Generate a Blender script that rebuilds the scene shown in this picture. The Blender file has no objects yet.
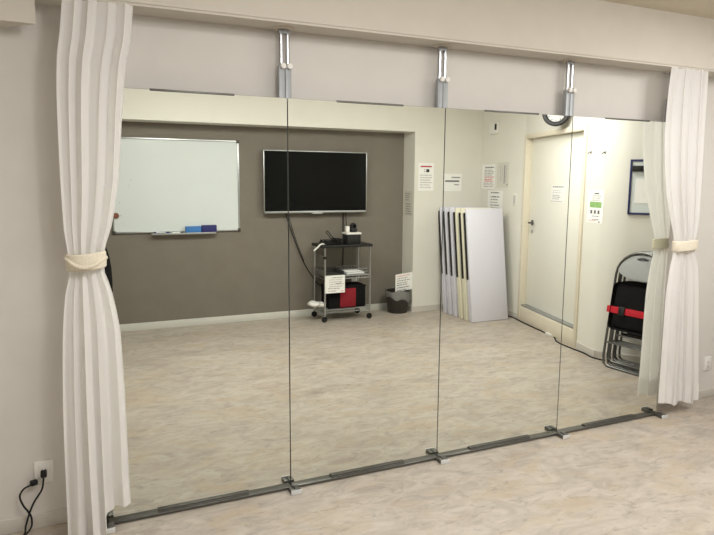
import bpy, bmesh, math, random
from mathutils import Vector, Matrix
random.seed(7)
PI = math.pi
scene = bpy.context.scene
C = scene.collection

# ------------------------------------------------------------------ materials
def lin(c):
    return tuple((v / 12.92 if v <= 0.04045 else ((v + 0.055) / 1.055) ** 2.4) for v in [x / 255 for x in c])

def mat(name, rgb, rough=0.6, metal=0.0, spec=0.4, var=0.05, scale=30.0, bump=0.0, bscale=None, trans=0.0, alpha=1.0):
    """principled material whose colour drifts a little with procedural noise"""
    m = bpy.data.materials.new(name); m.use_nodes = True
    nt = m.node_tree; N = nt.nodes; L = nt.links
    b = N['Principled BSDF']
    b.inputs['Roughness'].default_value = rough
    b.inputs['Metallic'].default_value = metal
    b.inputs['Specular IOR Level'].default_value = spec
    b.inputs['Alpha'].default_value = alpha
    if trans: b.inputs['Transmission Weight'].default_value = trans
    c = lin(rgb)
    tc = N.new('ShaderNodeTexCoord'); nz = N.new('ShaderNodeTexNoise')
    nz.inputs['Scale'].default_value = scale; nz.inputs['Detail'].default_value = 4
    L.new(tc.outputs['Object'], nz.inputs['Vector'])
    cr = N.new('ShaderNodeValToRGB')
    cr.color_ramp.elements[0].position = 0.3; cr.color_ramp.elements[1].position = 0.7
    cr.color_ramp.elements[0].color = tuple(v * (1 - var) for v in c) + (1,)
    cr.color_ramp.elements[1].color = tuple(min(1, v * (1 + var)) for v in c) + (1,)
    L.new(nz.outputs['Fac'], cr.inputs['Fac']); L.new(cr.outputs['Color'], b.inputs['Base Color'])
    if bump:
        n2 = N.new('ShaderNodeTexNoise'); n2.inputs['Scale'].default_value = bscale or scale * 4; n2.inputs['Detail'].default_value = 3
        L.new(tc.outputs['Object'], n2.inputs['Vector'])
        bp = N.new('ShaderNodeBump'); bp.inputs['Strength'].default_value = bump; bp.inputs['Distance'].default_value = 0.002
        L.new(n2.outputs['Fac'], bp.inputs['Height']); L.new(bp.outputs['Normal'], b.inputs['Normal'])
    return m

M = {}
M['wall'] = mat('wall_paper', (213, 209, 204), 0.85, spec=0.2, var=0.02, scale=6, bump=0.25, bscale=260)
M['beam'] = mat('beam_paper', (206, 200, 190), 0.85, spec=0.2, var=0.02, scale=6, bump=0.25, bscale=260)
M['cream'] = mat('cream_wall_paper', (223, 221, 213), 0.8, spec=0.2, var=0.015, scale=5, bump=0.2, bscale=260)
M['taupe'] = mat('taupe_wall_paper', (124, 118, 109), 0.85, spec=0.2, var=0.04, scale=5, bump=0.3, bscale=220)
M['ceil'] = mat('ceiling_paper', (205, 196, 180), 0.9, spec=0.1, var=0.02)
M['base'] = mat('baseboard_vinyl', (202, 197, 190), 0.5, var=0.02)
M['base_pale'] = mat('baseboard_pale', (206, 206, 200), 0.5, var=0.02)
M['door'] = mat('door_leaf_paint', (232, 231, 222), 0.5, var=0.01)
M['dframe'] = mat('door_frame_paint', (221, 213, 195), 0.5, var=0.02)
M['chrome'] = mat('chrome', (186, 188, 191), 0.28, 1.0, var=0.02)
M['footmetal'] = mat('bright_foot_metal', (222, 224, 226), 0.4, 0.35, var=0.02)
M['alu'] = mat('aluminium', (186, 189, 190), 0.35, 0.9, var=0.03)
M['steel'] = mat('grey_steel_tube', (108, 108, 106), 0.3, 0.85, var=0.05)
M['greymetal'] = mat('grey_painted_steel', (158, 162, 165), 0.45, 0.3, var=0.03)
M['darkgrey'] = mat('dark_grey_plastic', (72, 72, 70), 0.5, var=0.05)
M['rail'] = mat('dark_rail', (96, 95, 90), 0.4, 0.4, var=0.05)
M['black'] = mat('black_plastic', (28, 28, 28), 0.5, var=0.08)
M['blackfab'] = mat('black_fabric', (26, 25, 26), 0.95, spec=0.1, var=0.15, scale=200, bump=0.4, bscale=500)
M['rubber'] = mat('black_rubber', (22, 22, 22), 0.7, var=0.1)
M['screen'] = mat('black_screen', (12, 13, 13), 0.15, spec=0.15, var=0.03)
M['white'] = mat('white_plastic', (228, 226, 222), 0.45, var=0.01)
M['paper'] = mat('white_paper', (238, 238, 236), 0.9, spec=0.1, var=0.01)
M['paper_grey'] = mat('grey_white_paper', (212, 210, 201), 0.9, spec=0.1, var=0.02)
M['ink'] = mat('grey_ink', (150, 147, 146), 0.9, var=0.3, scale=120)
M['inkdark'] = mat('dark_ink', (104, 102, 104), 0.9, var=0.3, scale=120)
M['inkpale'] = mat('pale_ink', (192, 190, 188), 0.9, var=0.2, scale=120)
M['red'] = mat('red_print', (178, 62, 66), 0.8, var=0.1)
M['pink'] = mat('pink_print', (222, 158, 156), 0.8, var=0.1)
M['green'] = mat('green_print', (140, 178, 112), 0.8, var=0.12)
M['board'] = mat('whiteboard_surface', (212, 219, 219), 0.28, spec=0.4, var=0.01, scale=3)
M['blue'] = mat('bright_blue_felt', (62, 118, 182), 0.7, var=0.08)
M['navy'] = mat('navy_plastic', (44, 46, 104), 0.6, var=0.08)
M['navyframe'] = mat('navy_frame', (42, 46, 92), 0.5, var=0.08)
M['lav'] = mat('lavender_white_board', (214, 213, 225), 0.5, var=0.01)
M['creamboard'] = mat('cream_board_edge', (230, 226, 206), 0.5, var=0.01)
M['redfab'] = mat('red_belt', (186, 28, 44), 0.8, var=0.1, scale=80)
M['redbag'] = mat('dark_red_fabric', (134, 28, 40), 0.9, var=0.12, scale=80)
M['seatback'] = mat('silver_back_plate', (176, 178, 180), 0.4, 0.6, var=0.03)
M['tie'] = mat('cream_knit', (226, 218, 200), 0.95, spec=0.1, var=0.08, scale=150, bump=0.8, bscale=400)
M['bin'] = mat('dark_bin', (54, 50, 46), 0.55, var=0.06)
M['brown'] = mat('brown_magnet', (128, 82, 62), 0.6, var=0.1)
M['edge'] = mat('mirror_edge', (96, 97, 92), 0.4, var=0.1)
M['skin'] = mat('skin', (205, 160, 135), 0.55, var=0.04, scale=15)
M['hair'] = mat('black_hair', (24, 20, 18), 0.5, var=0.2, scale=90, bump=0.5, bscale=200)
M['eye'] = mat('eye', (235, 232, 228), 0.3, var=0.01)
M['iris'] = mat('iris', (40, 26, 20), 0.3, var=0.05)
M['lip'] = mat('lip', (176, 104, 96), 0.5, var=0.05)
M['wood'] = mat('plywood_pad', (205, 196, 182), 0.7, var=0.04)

def mirror_mat():
    m = bpy.data.materials.new('mirror_glass'); m.use_nodes = True
    nt = m.node_tree; N = nt.nodes; L = nt.links; b = N['Principled BSDF']
    b.inputs['Metallic'].default_value = 1.0; b.inputs['Roughness'].default_value = 0.0
    tc = N.new('ShaderNodeTexCoord'); nz = N.new('ShaderNodeTexNoise'); nz.inputs['Scale'].default_value = 1.2
    cr = N.new('ShaderNodeValToRGB')
    cr.color_ramp.elements[0].color = (0.845, 0.87, 0.815, 1); cr.color_ramp.elements[1].color = (0.86, 0.885, 0.83, 1)
    L.new(tc.outputs['Object'], nz.inputs['Vector']); L.new(nz.outputs['Fac'], cr.inputs['Fac']); L.new(cr.outputs['Color'], b.inputs['Base Color'])
    return m
M['mirror'] = mirror_mat()

def cloth_mat():
    m = bpy.data.materials.new('white_curtain_cloth'); m.use_nodes = True
    nt = m.node_tree; N = nt.nodes; L = nt.links
    b = N['Principled BSDF']; out = N['Material Output']
    b.inputs['Base Color'].default_value = (0.93, 0.92, 0.915, 1); b.inputs['Roughness'].default_value = 0.9
    b.inputs['Specular IOR Level'].default_value = 0.1
    tl = N.new('ShaderNodeBsdfTranslucent'); tl.inputs['Color'].default_value = (0.93, 0.91, 0.89, 1)
    mx = N.new('ShaderNodeMixShader'); mx.inputs['Fac'].default_value = 0.45
    L.new(b.outputs[0], mx.inputs[1]); L.new(tl.outputs[0], mx.inputs[2]); L.new(mx.outputs[0], out.inputs['Surface'])
    tc = N.new('ShaderNodeTexCoord'); nz = N.new('ShaderNodeTexNoise'); nz.inputs['Scale'].default_value = 500
    bp = N.new('ShaderNodeBump'); bp.inputs['Strength'].default_value = 0.15; bp.inputs['Distance'].default_value = 0.001
    L.new(tc.outputs['Object'], nz.inputs['Vector']); L.new(nz.outputs['Fac'], bp.inputs['Height']); L.new(bp.outputs['Normal'], b.inputs['Normal'])
    return m
M['cloth'] = cloth_mat()

def liner_mat():
    m = bpy.data.materials.new('bin_liner_plastic'); m.use_nodes = True
    nt = m.node_tree; N = nt.nodes; L = nt.links; b = N['Principled BSDF']; out = N['Material Output']
    b.inputs['Base Color'].default_value = (0.42, 0.42, 0.41, 1); b.inputs['Roughness'].default_value = 0.25
    t = N.new('ShaderNodeBsdfTransparent'); mx = N.new('ShaderNodeMixShader'); mx.inputs['Fac'].default_value = 0.62
    L.new(b.outputs[0], mx.inputs[1]); L.new(t.outputs[0], mx.inputs[2]); L.new(mx.outputs[0], out.inputs['Surface'])
    return m
M['liner'] = liner_mat()

def floor_mat():
    m = bpy.data.materials.new('marbled_vinyl_floor'); m.use_nodes = True
    nt = m.node_tree; N = nt.nodes; L = nt.links; b = N['Principled BSDF']
    tc = N.new('ShaderNodeTexCoord')
    def noise(scale, sx, sy, rot, detail=6, dist=0.6, rough=0.6):
        mp = N.new('ShaderNodeMapping'); mp.inputs['Scale'].default_value = (sx, sy, 1); mp.inputs['Rotation'].default_value = (0, 0, rot)
        nz = N.new('ShaderNodeTexNoise'); nz.inputs['Scale'].default_value = scale; nz.inputs['Detail'].default_value = detail
        nz.inputs['Distortion'].default_value = dist; nz.inputs['Roughness'].default_value = rough
        L.new(tc.outputs['Object'], mp.inputs['Vector']); L.new(mp.outputs['Vector'], nz.inputs['Vector']); return nz.outputs['Fac']
    def ramp(fac, *stops):
        r = N.new('ShaderNodeValToRGB'); e = r.color_ramp.elements
        e[0].position, e[0].color = stops[0]; e[1].position, e[1].color = stops[-1]
        for pz, cl in stops[1:-1]:
            x = e.new(pz); x.color = cl
        L.new(fac, r.inputs['Fac']); return r.outputs['Color']
    def mix(fac, a, c, mode='MIX'):
        x = N.new('ShaderNodeMix'); x.data_type = 'RGBA'; x.blend_type = mode
        if isinstance(fac, float): x.inputs[0].default_value = fac
        else: L.new(fac, x.inputs[0])
        for s, v in ((6, a), (7, c)):
            if isinstance(v, tuple): x.inputs[s].default_value = v
            else: L.new(v, x.inputs[s])
        return x.outputs[2]
    k = lambda r, g, bl: lin((r, g, bl)) + (1,)
    base = ramp(noise(1.5, 1, 1.35, 0.5, 5, 1.0, 0.55), (0.32, k(182, 172, 161)), (0.5, k(206, 197, 185)), (0.70, k(221, 213, 201)))
    streak = ramp(noise(4.2, 1, 2.0, 0.65, 5, 1.6, 0.62), (0.36, k(174, 166, 157)), (0.52, k(206, 197, 185)), (0.68, k(226, 219, 209)))
    c1 = mix(0.5, base, streak)
    fac_o = ramp(noise(2.6, 1, 1.6, 0.4, 5, 1.0), (0.52, (0, 0, 0, 1)), (0.70, (0.7, 0.7, 0.7, 1)))
    c2 = mix(fac_o, c1, k(206, 188, 163))
    fac_d = ramp(noise(6.5, 1, 2.6, 0.7, 6, 1.6, 0.68), (0.54, (0, 0, 0, 1)), (0.72, (0.75, 0.75, 0.75, 1)))
    c3 = mix(fac_d, c2, k(154, 146, 138))
    fine = ramp(noise(60, 1, 2, 0.6, 3, 0.5), (0.3, (0.9, 0.9, 0.9, 1)), (0.7, (1.06, 1.06, 1.06, 1)))
    c4 = mix(0.35, c3, fine, 'MULTIPLY')
    c5 = mix(1.0, c4, (0.72, 0.71, 0.705, 1), 'MULTIPLY'); L.new(c5, b.inputs['Base Color'])
    b.inputs['Roughness'].default_value = 0.42; b.inputs['Specular IOR Level'].default_value = 0.3
    return m
M['floor'] = floor_mat()

# ------------------------------------------------------------------ mesh builder
class MB:
    def __init__(s): s.bm = bmesh.new()
    def _append(s, t, mtx=None):
        if mtx is not None: bmesh.ops.transform(t, matrix=mtx, verts=t.verts)
        me = bpy.data.meshes.new('tmp'); t.to_mesh(me); t.free(); s.bm.from_mesh(me); bpy.data.meshes.remove(me)
        return s
    def box(s, lo, hi, bev=0.0, seg=2, mtx=None):
        t = bmesh.new(); bmesh.ops.create_cube(t, size=1)
        sc = [hi[i] - lo[i] for i in range(3)]; ce = [(hi[i] + lo[i]) / 2 for i in range(3)]
        bmesh.ops.scale(t, vec=sc, verts=t.verts); bmesh.ops.translate(t, vec=ce, verts=t.verts)
        if bev: bmesh.ops.bevel(t, geom=t.edges[:], offset=bev, segments=seg, profile=0.5, affect='EDGES')
        return s._append(t, mtx)
    def prism(s, pts, z0, z1):
        t = bmesh.new(); a = [t.verts.new((x, y, z0)) for x, y in pts]; b = [t.verts.new((x, y, z1)) for x, y in pts]
        n = len(pts); t.faces.new(a[::-1]); t.faces.new(b)
        for i in range(n): t.faces.new((a[i], a[(i + 1) % n], b[(i + 1) % n], b[i]))
        bmesh.ops.recalc_face_normals(t, faces=t.faces); return s._append(t)
    def quad(s, *p):
        v = [s.bm.verts.new(q) for q in p]; s.bm.faces.new(v); return s
    def tube(s, pts, r, seg=10, closed=False, caps=True, smooth=0):
        P = [Vector(p) for p in pts]
        if smooth: P = spline(P, smooth, closed)
        n = len(P); R = r if isinstance(r, (list, tuple)) else [r] * n
        if len(R) != n: R = [R[0] + (R[-1] - R[0]) * i / (n - 1) for i in range(n)]
        t = bmesh.new(); up = None; rings = []
        for i in range(n):
            a = P[(i - 1) % n] if (i > 0 or closed) else P[i]; c = P[(i + 1) % n] if (i < n - 1 or closed) else P[i]
            d = (c - a).normalized()
            if up is None:
                up = Vector((0, 0, 1)) if abs(d.z) < 0.9 else Vector((1, 0, 0))
            up = (up - d * up.dot(d))
            up = up.normalized() if up.length > 1e-6 else d.orthogonal().normalized()
            sd = d.cross(up)
            rings.append([t.verts.new(P[i] + (up * math.cos(2 * PI * j / seg) + sd * math.sin(2 * PI * j / seg)) * R[i]) for j in range(seg)])
        for i in range(n if closed else n - 1):
            A, B = rings[i], rings[(i + 1) % n]
            for j in range(seg): t.faces.new((A[j], A[(j + 1) % seg], B[(j + 1) % seg], B[j]))
        if caps and not closed: t.faces.new(rings[0][::-1]); t.faces.new(rings[-1])
        bmesh.ops.recalc_face_normals(t, faces=t.faces); return s._append(t)
    def lathe(s, prof, center=(0, 0, 0), axis='Z', seg=24, mtx=None):
        t = bmesh.new(); rings = []
        for r, z in prof:
            rings.append([t.verts.new((max(r, 1e-4) * math.cos(2 * PI * j / seg), max(r, 1e-4) * math.sin(2 * PI * j / seg), z)) for j in range(seg)])
        for A, B in zip(rings, rings[1:]):
            for j in range(seg): t.faces.new((A[j], A[(j + 1) % seg], B[(j + 1) % seg], B[j]))
        t.faces.new(rings[0][::-1]); t.faces.new(rings[-1])
        bmesh.ops.recalc_face_normals(t, faces=t.faces)
        rot = {'Z': Matrix(), 'X': Matrix.Rotation(PI / 2, 4, 'Y'), 'Y': Matrix.Rotation(PI / 2, 4, 'X')}[axis]
        return s._append(t, (mtx or Matrix()) @ Matrix.Translation(center) @ rot)
    def ball(s, c, r, sc=(1, 1, 1), seg=16, mtx=None):
        t = bmesh.new(); bmesh.ops.create_uvsphere(t, u_segments=seg, v_segments=seg // 2 + 2, radius=r)
        bmesh.ops.scale(t, vec=sc, verts=t.verts); bmesh.ops.translate(t, vec=c, verts=t.verts); return s._append(t, mtx)
    def build(s, name, m, parent=None, mtx=None, smooth=True):
        if mtx is not None: bmesh.ops.transform(s.bm, matrix=mtx, verts=s.bm.verts)
        if parent is not None and parent.type == 'EMPTY' or parent is not None:
            inv = world(parent).inverted(); bmesh.ops.transform(s.bm, matrix=inv, verts=s.bm.verts)
        me = bpy.data.meshes.new(name); s.bm.to_mesh(me); s.bm.free(); me.materials.append(m)
        if smooth:
            me.polygons.foreach_set('use_smooth', [True] * len(me.polygons)); me.set_sharp_from_angle(angle=math.radians(38))
        o = bpy.data.objects.new(name, me); C.objects.link(o)
        if parent is not None: o.parent = parent
        return o

def world(o):
    m = Matrix.Translation(o.location) @ o.rotation_euler.to_matrix().to_4x4()
    return (world(o.parent) @ m) if o.parent else m

def spline(P, k, closed=False):
    out = []; n = len(P); rng = n if closed else n - 1
    g = lambda i: P[i % n] if closed else P[max(0, min(n - 1, i))]
    for i in range(rng):
        a, b, c, d = g(i - 1), g(i), g(i + 1), g(i + 2)
        for j in range(k):
            t = j / k
            out.append(0.5 * ((2 * b) + (c - a) * t + (2 * a - 5 * b + 4 * c - d) * t * t + (3 * b - a - 3 * c + d) * t ** 3))
    if not closed: out.append(P[-1])
    return out

def tag(o, label, cat, group=None, kind=None):
    o['label'] = label; o['category'] = cat
    if group: o['group'] = group
    if kind: o['kind'] = kind
    return o

def thing(name, label, cat, loc=(0, 0, 0), rz=0.0, group=None):
    o = bpy.data.objects.new(name, None); o.empty_display_size = 0.1; C.objects.link(o)
    o.location = loc; o.rotation_euler = (0, 0, rz); return tag(o, label, cat, group)

def struct(name, mb, m, label=None, parent=None, smooth=True):
    o = mb.build(name, m, parent, smooth=smooth)
    if parent is None:
        o['kind'] = 'structure'
        if label: o['label'] = label
    return o

def copy_tree(o, parent=None):
    c = o.copy(); C.objects.link(c)
    if parent is not None: c.parent = parent
    for ch in list(o.children): copy_tree(ch, c)
    return c

# ------------------------------------------------------------------ room shell
# mirror face is the plane y = 0, the room is y < 0, x runs along the mirror wall, z up
ZC = 2.66
WA, WB = Vector((4.675, -2.87, 0)), Vector((4.27, -1.25, 0))      # door wall runs WA -> WB
WC, WD = Vector((4.75, -0.60, 0)), Vector((4.75, 0.10, 0))
T = (WB - WA).normalized(); NW = Vector((-T.y, T.x, 0)) ; LW = (WB - WA).length   # NW points into the room
if NW.x > 0: NW = -NW
T2 = (WC - WB).normalized(); NB = Vector((-T2.y, T2.x, 0))
if NB.x > 0: NB = -NB

struct('floor', MB().box((-1.8, -4.2, -0.1), (5.2, 0.3, 0)), M['floor'], 'marbled beige vinyl floor of the studio')
struct('ceiling', MB().box((-1.8, -4.2, ZC), (5.2, 0.3, ZC + 0.1)), M['ceil'], 'pale ceiling over the studio')
struct('wall_front', MB().box((-1.8, 0.10, 0), (5.2, 0.25, ZC)), M['wall'], 'off-white papered wall behind the mirrors')
struct('wall_back', MB().box((-1.8, -4.15, 0), (3.70, -4.0, ZC)), M['taupe'], 'taupe papered wall of the recess')
struct('wall_left', MB().box((-1.8, -4.2, 0), (-1.6, 0.3, ZC)), M['cream'], 'off-white wall at the left end of the studio')
struct('wall_column', MB().box((3.70, -4.15, 0), (4.9, -3.72, ZC)), M['cream'], 'off-white pilaster beside the recess')
struct('trim_1', MB().box((-1.6, -4.0, 2.215), (3.70, -3.72, ZC)), M['cream'], 'off-white boxed lintel over the recess')
# door wall: a straight piece, a turned piece with the door opening, and the corner where the chairs stand
S0, S1, ZD = 0.0, 1.338, 2.16
w = MB()
w.prism([(4.675, -3.75), (4.675, -2.87), (4.9, -2.82), (4.9, -3.75)], 0, ZC)
pt = lambda s, d=0.0: tuple((WA + T * s - NW * d).xy)
w.prism([pt(S0), pt(S1), pt(S1, 0.25), pt(S0, 0.25)], ZD, ZC)
w.prism([tuple(WC.xy), tuple(WD.xy), tuple((WD + Vector((0.3, 0, 0))).xy), tuple((WC + Vector((0.3, 0, 0))).xy)], 0, ZC)
struct('wall_right', w, M['cream'], 'cream wall with the door')

cwm = MB(); cpts = [WA + T * S1, WA + T * (S1 + 0.17), WB, WB + T2 * 0.22, WC]
lo = [cwm.bm.verts.new((p.x, p.y, 0)) for p in cpts]; hi = [cwm.bm.verts.new((p.x, p.y, ZC)) for p in cpts]
for i in range(len(cpts) - 1): cwm.bm.faces.new((lo[i + 1], lo[i], hi[i], hi[i + 1]))
cw = cwm.build('wall_corner', M['cream'], smooth=False); cw['kind'] = 'structure'; cw['label'] = 'cream wall bending behind the folded chairs'
cw.data.polygons.foreach_set('use_smooth', [True] * len(cw.data.polygons))
# beam over the mirrors
struct('trim_2', MB().box((-1.6, -0.10, 2.347), (4.75, 0.10, ZC)), M['beam'], 'off-white boxed beam above the mirrors')
struct('trim_3', MB().box((-1.6, -0.103, 2.348), (4.75, -0.10, 2.360)), M['beam'], 'thin lip along the lower edge of the beam')
struct('trim_4', MB().prism([(-0.176, -0.045), (-0.317, 0.10), (-0.9, 0.10), (-0.9, -0.13), (-0.302, -0.054)], 2.234, 2.347), M['beam'], 'off-white boxed casing under the beam left of the left curtain')

# baseboards
struct('baseboard_front', MB().box((-1.6, 0.088, 0), (4.75, 0.10, 0.068), 0.003), M['base'], 'grey-beige baseboard of the mirror wall')
struct('baseboard_back', MB().box((-1.6, -4.0, 0), (3.70, -3.988, 0.082), 0.003), M['base_pale'], 'pale baseboard under the taupe wall')
struct('baseboard_column', MB().box((3.69, -3.99, 0), (3.70, -3.72, 0.07)).box((3.69, -3.72, 0), (4.675, -3.71, 0.07)), M['base'], 'baseboard of the pilaster')
b = MB(); b.box((4.665, -3.71, 0), (4.675, -2.87, 0.07))
q = lambda s, d: tuple((WA + T * s + NW * d).xy)
b.prism([q(S1, 0), q(LW, 0), q(LW, 0.01), q(S1, 0.01)], 0, 0.07)
q2 = lambda s, d: tuple((WB + T2 * s + NB * d).xy); L2 = (WC - WB).length
b.prism([q2(0, 0), q2(L2, 0), q2(L2, 0.01), q2(0, 0.01)], 0, 0.07)
struct('baseboard_right', b, M['base'], 'baseboard along the door wall')

# ------------------------------------------------------------------ door (frame on the turned wall piece)
def wall_mtx(origin, u, n):
    """local x = along the wall (towards the mirror), y = out of the wall, z = up"""
    m = Matrix.Identity(4)
    for i in range(3):
        m[i][0] = u[i]; m[i][1] = n[i]; m[i][2] = (0, 0, 1)[i]; m[i][3] = origin[i]
    return m
WM = wall_mtx(WA, T, NW)
fr = MB()
fr.box((0.0, -0.10, 0.0), (0.05, 0.018, ZD), 0.003, mtx=WM).box((S1 - 0.05, -0.10, 0.0), (S1, 0.018, ZD), 0.003, mtx=WM).box((0.05, -0.10, ZD - 0.05), (S1 - 0.05, 0.018, ZD), 0.003, mtx=WM)
fr.box((0.05, -0.10, 0.0), (S1 - 0.05, 0.012, 0.172), 0.003, mtx=WM)
door = struct('door_1', fr, M['dframe'], 'white door in a beige frame above a raised step')
MB().box((0.05, -0.09, 0.172), (S1 - 0.05, 0.0, 0.192), 0.002, mtx=WM).build('threshold', M['alu'], door)
leaf = MB().box((0.052, -0.098, 0.194), (S1 - 0.052, -0.058, ZD - 0.052), 0.003, mtx=WM).build('door_leaf', M['door'], door)
h = MB()
h.box((0.115, -0.058, 1.13), (0.165, -0.05, 1.19), 0.004, mtx=WM)
h.tube([WM @ Vector(p) for p in ((0.14, -0.055, 1.16), (0.14, -0.012, 1.16))], 0.011)
h.tube([WM @ Vector(p) for p in ((0.14, -0.012, 1.16), (0.18, -0.008, 1.162), (0.25, -0.012, 1.158))], [0.012, 0.011, 0.009])
h.build('door_handle', M['steel'], leaf)
MB().lathe([(0.0, 0), (0.022, 0), (0.022, 0.006), (0.012, 0.008), (0.0, 0.008)], mtx=WM @ Matrix.Translation((0.14, -0.058, 1.06)) @ Matrix.Rotation(-PI / 2, 4, 'X')).build('keyhole', M['alu'], leaf)

# ------------------------------------------------------------------ mirrors
desc = ['beside the left curtain', 'second from the left, with most of the screen in it', 'third from the left, with the leaning boards in it', 'beside the right curtain, with the folded chairs in it']
def mirror_panel():
    x0, x1 = 0.003, 0.897
    t = thing('mirror_panel', '', 'mirror', (0, 0, 0), 0, 'row of wall mirrors')
    MB().quad((x0, 0, 0.014), (x1, 0, 0.014), (x1, 0, 2.01), (x0, 0, 2.01)).build('mirror_glass', M['mirror'], t, smooth=False)
    e = MB(); e.box((x0 - 0.001, 0.0004, 0.013), (x1 + 0.001, 0.006, 2.011)); e.build('backing_board', M['edge'], t)
    f = MB(); f.box((x0, 0.006, 0.02), (x0 + 0.02, 0.028, 2.0)).box((x1 - 0.02, 0.006, 0.02), (x1, 0.028, 2.0)).box((x0, 0.006, 1.98), (x1, 0.028, 2.0)).box((x0, 0.006, 0.02), (x1, 0.028, 0.05)); f.build('rear_frame', M['greymetal'], t)
    MB().box((0.45 - 0.19, -0.003, 2.005), (0.45 + 0.19, 0.02, 2.015), 0.001).build('top_clip', M['rail'], t)
    MB().box((x0, -0.026, 0.006), (x1, 0.02, 0.016), 0.001).build('bottom_rail', M['rail'], t)
    k = MB(); k.box((0.45 - 0.225, -0.012, 0.016), (0.45 + 0.225, -0.002, 0.030), 0.001); k.box((0.45 - 0.225, -0.020, 0.016), (0.45 + 0.225, -0.010, 0.021), 0.001); k.build('bottom_clip', M['rail'], t)
    return t
mp = mirror_panel()
for i in range(4):
    o = mp if i == 0 else copy_tree(mp)
    o.location = (0.9 * i, 0, 0); o['label'] = 'tall frameless wall mirror ' + desc[i]

# tension poles between beam and floor: one upright behind each joint, feet in front of it
pdesc = ['grey tension pole hidden behind the left curtain, its foot at the left mirror end', 'grey twin tension pole between the first and second mirrors from the left', 'grey twin tension pole between the second and third mirrors', 'grey twin tension pole between the third and fourth mirrors, above the door reflection', 'grey tension pole behind the right curtain, its foot at the right mirror end']
def pole(x):
    t = thing('tension_pole', '', 'pole', (0, 0.045, 0), 0, 'tension poles holding the mirrors')
    for s in (-1, 1):
        MB().box((s * 0.0165 - 0.0155, 0.030, 0.02), (s * 0.0165 + 0.0155, 0.060, 2.168), 0.003).build('sleeve', M['greymetal'], t)
        MB().tube([(s * 0.0165, 0.045, 2.15), (s * 0.0165, 0.045, 2.325)], 0.0105, 14).build('rod', M['chrome'], t)
        MB().lathe([(0, 0), (0.013, 0.0), (0.0145, 0.005), (0.0145, 0.016), (0.011, 0.02), (0, 0.021)], (s * 0.0165 + 0.004, 0.032, 2.165), 'Y', 16).build('knob', M['white'], t)
    MB().box((-0.028, 0.034, 2.318), (0.028, 0.056, 2.337), 0.003).tube([(0, 0.045, 2.32), (0, 0.045, 2.345)], 0.012).build('top_cap', M['greymetal'], t)
    MB().lathe([(0, 2.3395), (0.05, 2.3395), (0.052, 2.343), (0.052, 2.3468), (0, 2.3468)], (0, 0.045, 0), 'Z', 28).build('ceiling_pad', M['wood'], t)
    f = MB(); f.box((-0.024, -0.088, 0.0), (0.030, -0.030, 0.024), 0.002); f.box((-0.02, -0.04, 0.0), (0.02, 0.06, 0.005), 0.001)
    ft = f.build('foot', M['rail'], t)
    MB().box((-0.025, -0.091, 0.001), (0.031, -0.086, 0.025), 0.001).build('foot_front', M['footmetal'], ft)
    MB().box((-0.006, -0.070, 0.0235), (0.004, -0.030, 0.0255)).build('foot_slot', M['black'], ft)
    return t
pp = pole(0)
for i in range(5):
    o = pp if i == 0 else copy_tree(pp)
    x = 0.9 * i
    if i == 0: x = -0.005
    if i == 4: x = 3.575
    o.location = (x, 0.045, 0); o['label'] = pdesc[i]

# ------------------------------------------------------------------ curtains
def interp(tab, z, k):
    """smooth (monotone cubic) curve through the table"""
    T_ = sorted(tab); n = len(T_)
    if z <= T_[0][0]: return T_[0][k]
    if z >= T_[-1][0]: return T_[-1][k]
    i = max(j for j in range(n - 1) if T_[j][0] <= z)
    h = [T_[j + 1][0] - T_[j][0] for j in range(n - 1)]; d = [(T_[j + 1][k] - T_[j][k]) / h[j] for j in range(n - 1)]
    def m(j):
        if j == 0: return d[0]
        if j == n - 1: return d[-1]
        if d[j - 1] * d[j] <= 0: return 0.0
        return 2 * d[j - 1] * d[j] / (d[j - 1] + d[j])
    t = (z - T_[i][0]) / h[i]
    return (2 * t ** 3 - 3 * t * t + 1) * T_[i][k] + (t ** 3 - 2 * t * t + t) * h[i] * m(i) + (3 * t * t - 2 * t ** 3) * T_[i + 1][k] + (t ** 3 - t * t) * h[i] * m(i + 1)

def curtain_sheet(tab, zb, ztop, nf, ph, seed, v0=0.0, v1=1.0, off=0.0, NU=220, NV=90):
    rnd = random.Random(seed); p = [rnd.uniform(0, 6.28) for _ in range(8)]
    bm = bmesh.new(); grid = []
    for j in range(NV + 1):
        v = v0 + (v1 - v0) * j / NV; row = []
        for i in range(NU + 1):
            u = i / NU; z0 = zb(u); z = z0 + (ztop - z0) * v
            xl, xr, yc, a = (interp(tab, z, k) for k in (1, 2, 3, 4))
            dr = 0.10 * math.sin(1.3 * z + p[0]) + 0.05 * math.sin(3.1 * z + p[1])
            th = 2 * PI * nf * (u + 0.03 * math.sin(2 * PI * u * 1.5 + p[2] + 0.6 * z)) + ph + dr
            wv = 0.66 * math.sin(th) + 0.34 * math.sin(0.61 * th + p[3] + 0.7 * math.sin(1.6 * z)) + 0.10 * math.sin(2.3 * th + p[4] + 1.5 * z)
            x = xl + (xr - xl) * (u + 0.030 * math.sin(2 * th + 1.1) * math.sin(PI * u))
            edge = min(1, 8 * u, 8 * (1 - u)) ** 0.5 if 0 < u < 1 else 0.0
            y = yc + 0.8 * a * wv * (0.35 + 0.65 * edge) + off
            row.append(bm.verts.new((x, y, z)))
        grid.append(row)
    for j in range(NV):
        for i in range(NU): bm.faces.new((grid[j][i], grid[j][i + 1], grid[j + 1][i + 1], grid[j + 1][i]))
    mb = MB(); mb.bm.free(); mb.bm = bm; return mb

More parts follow.
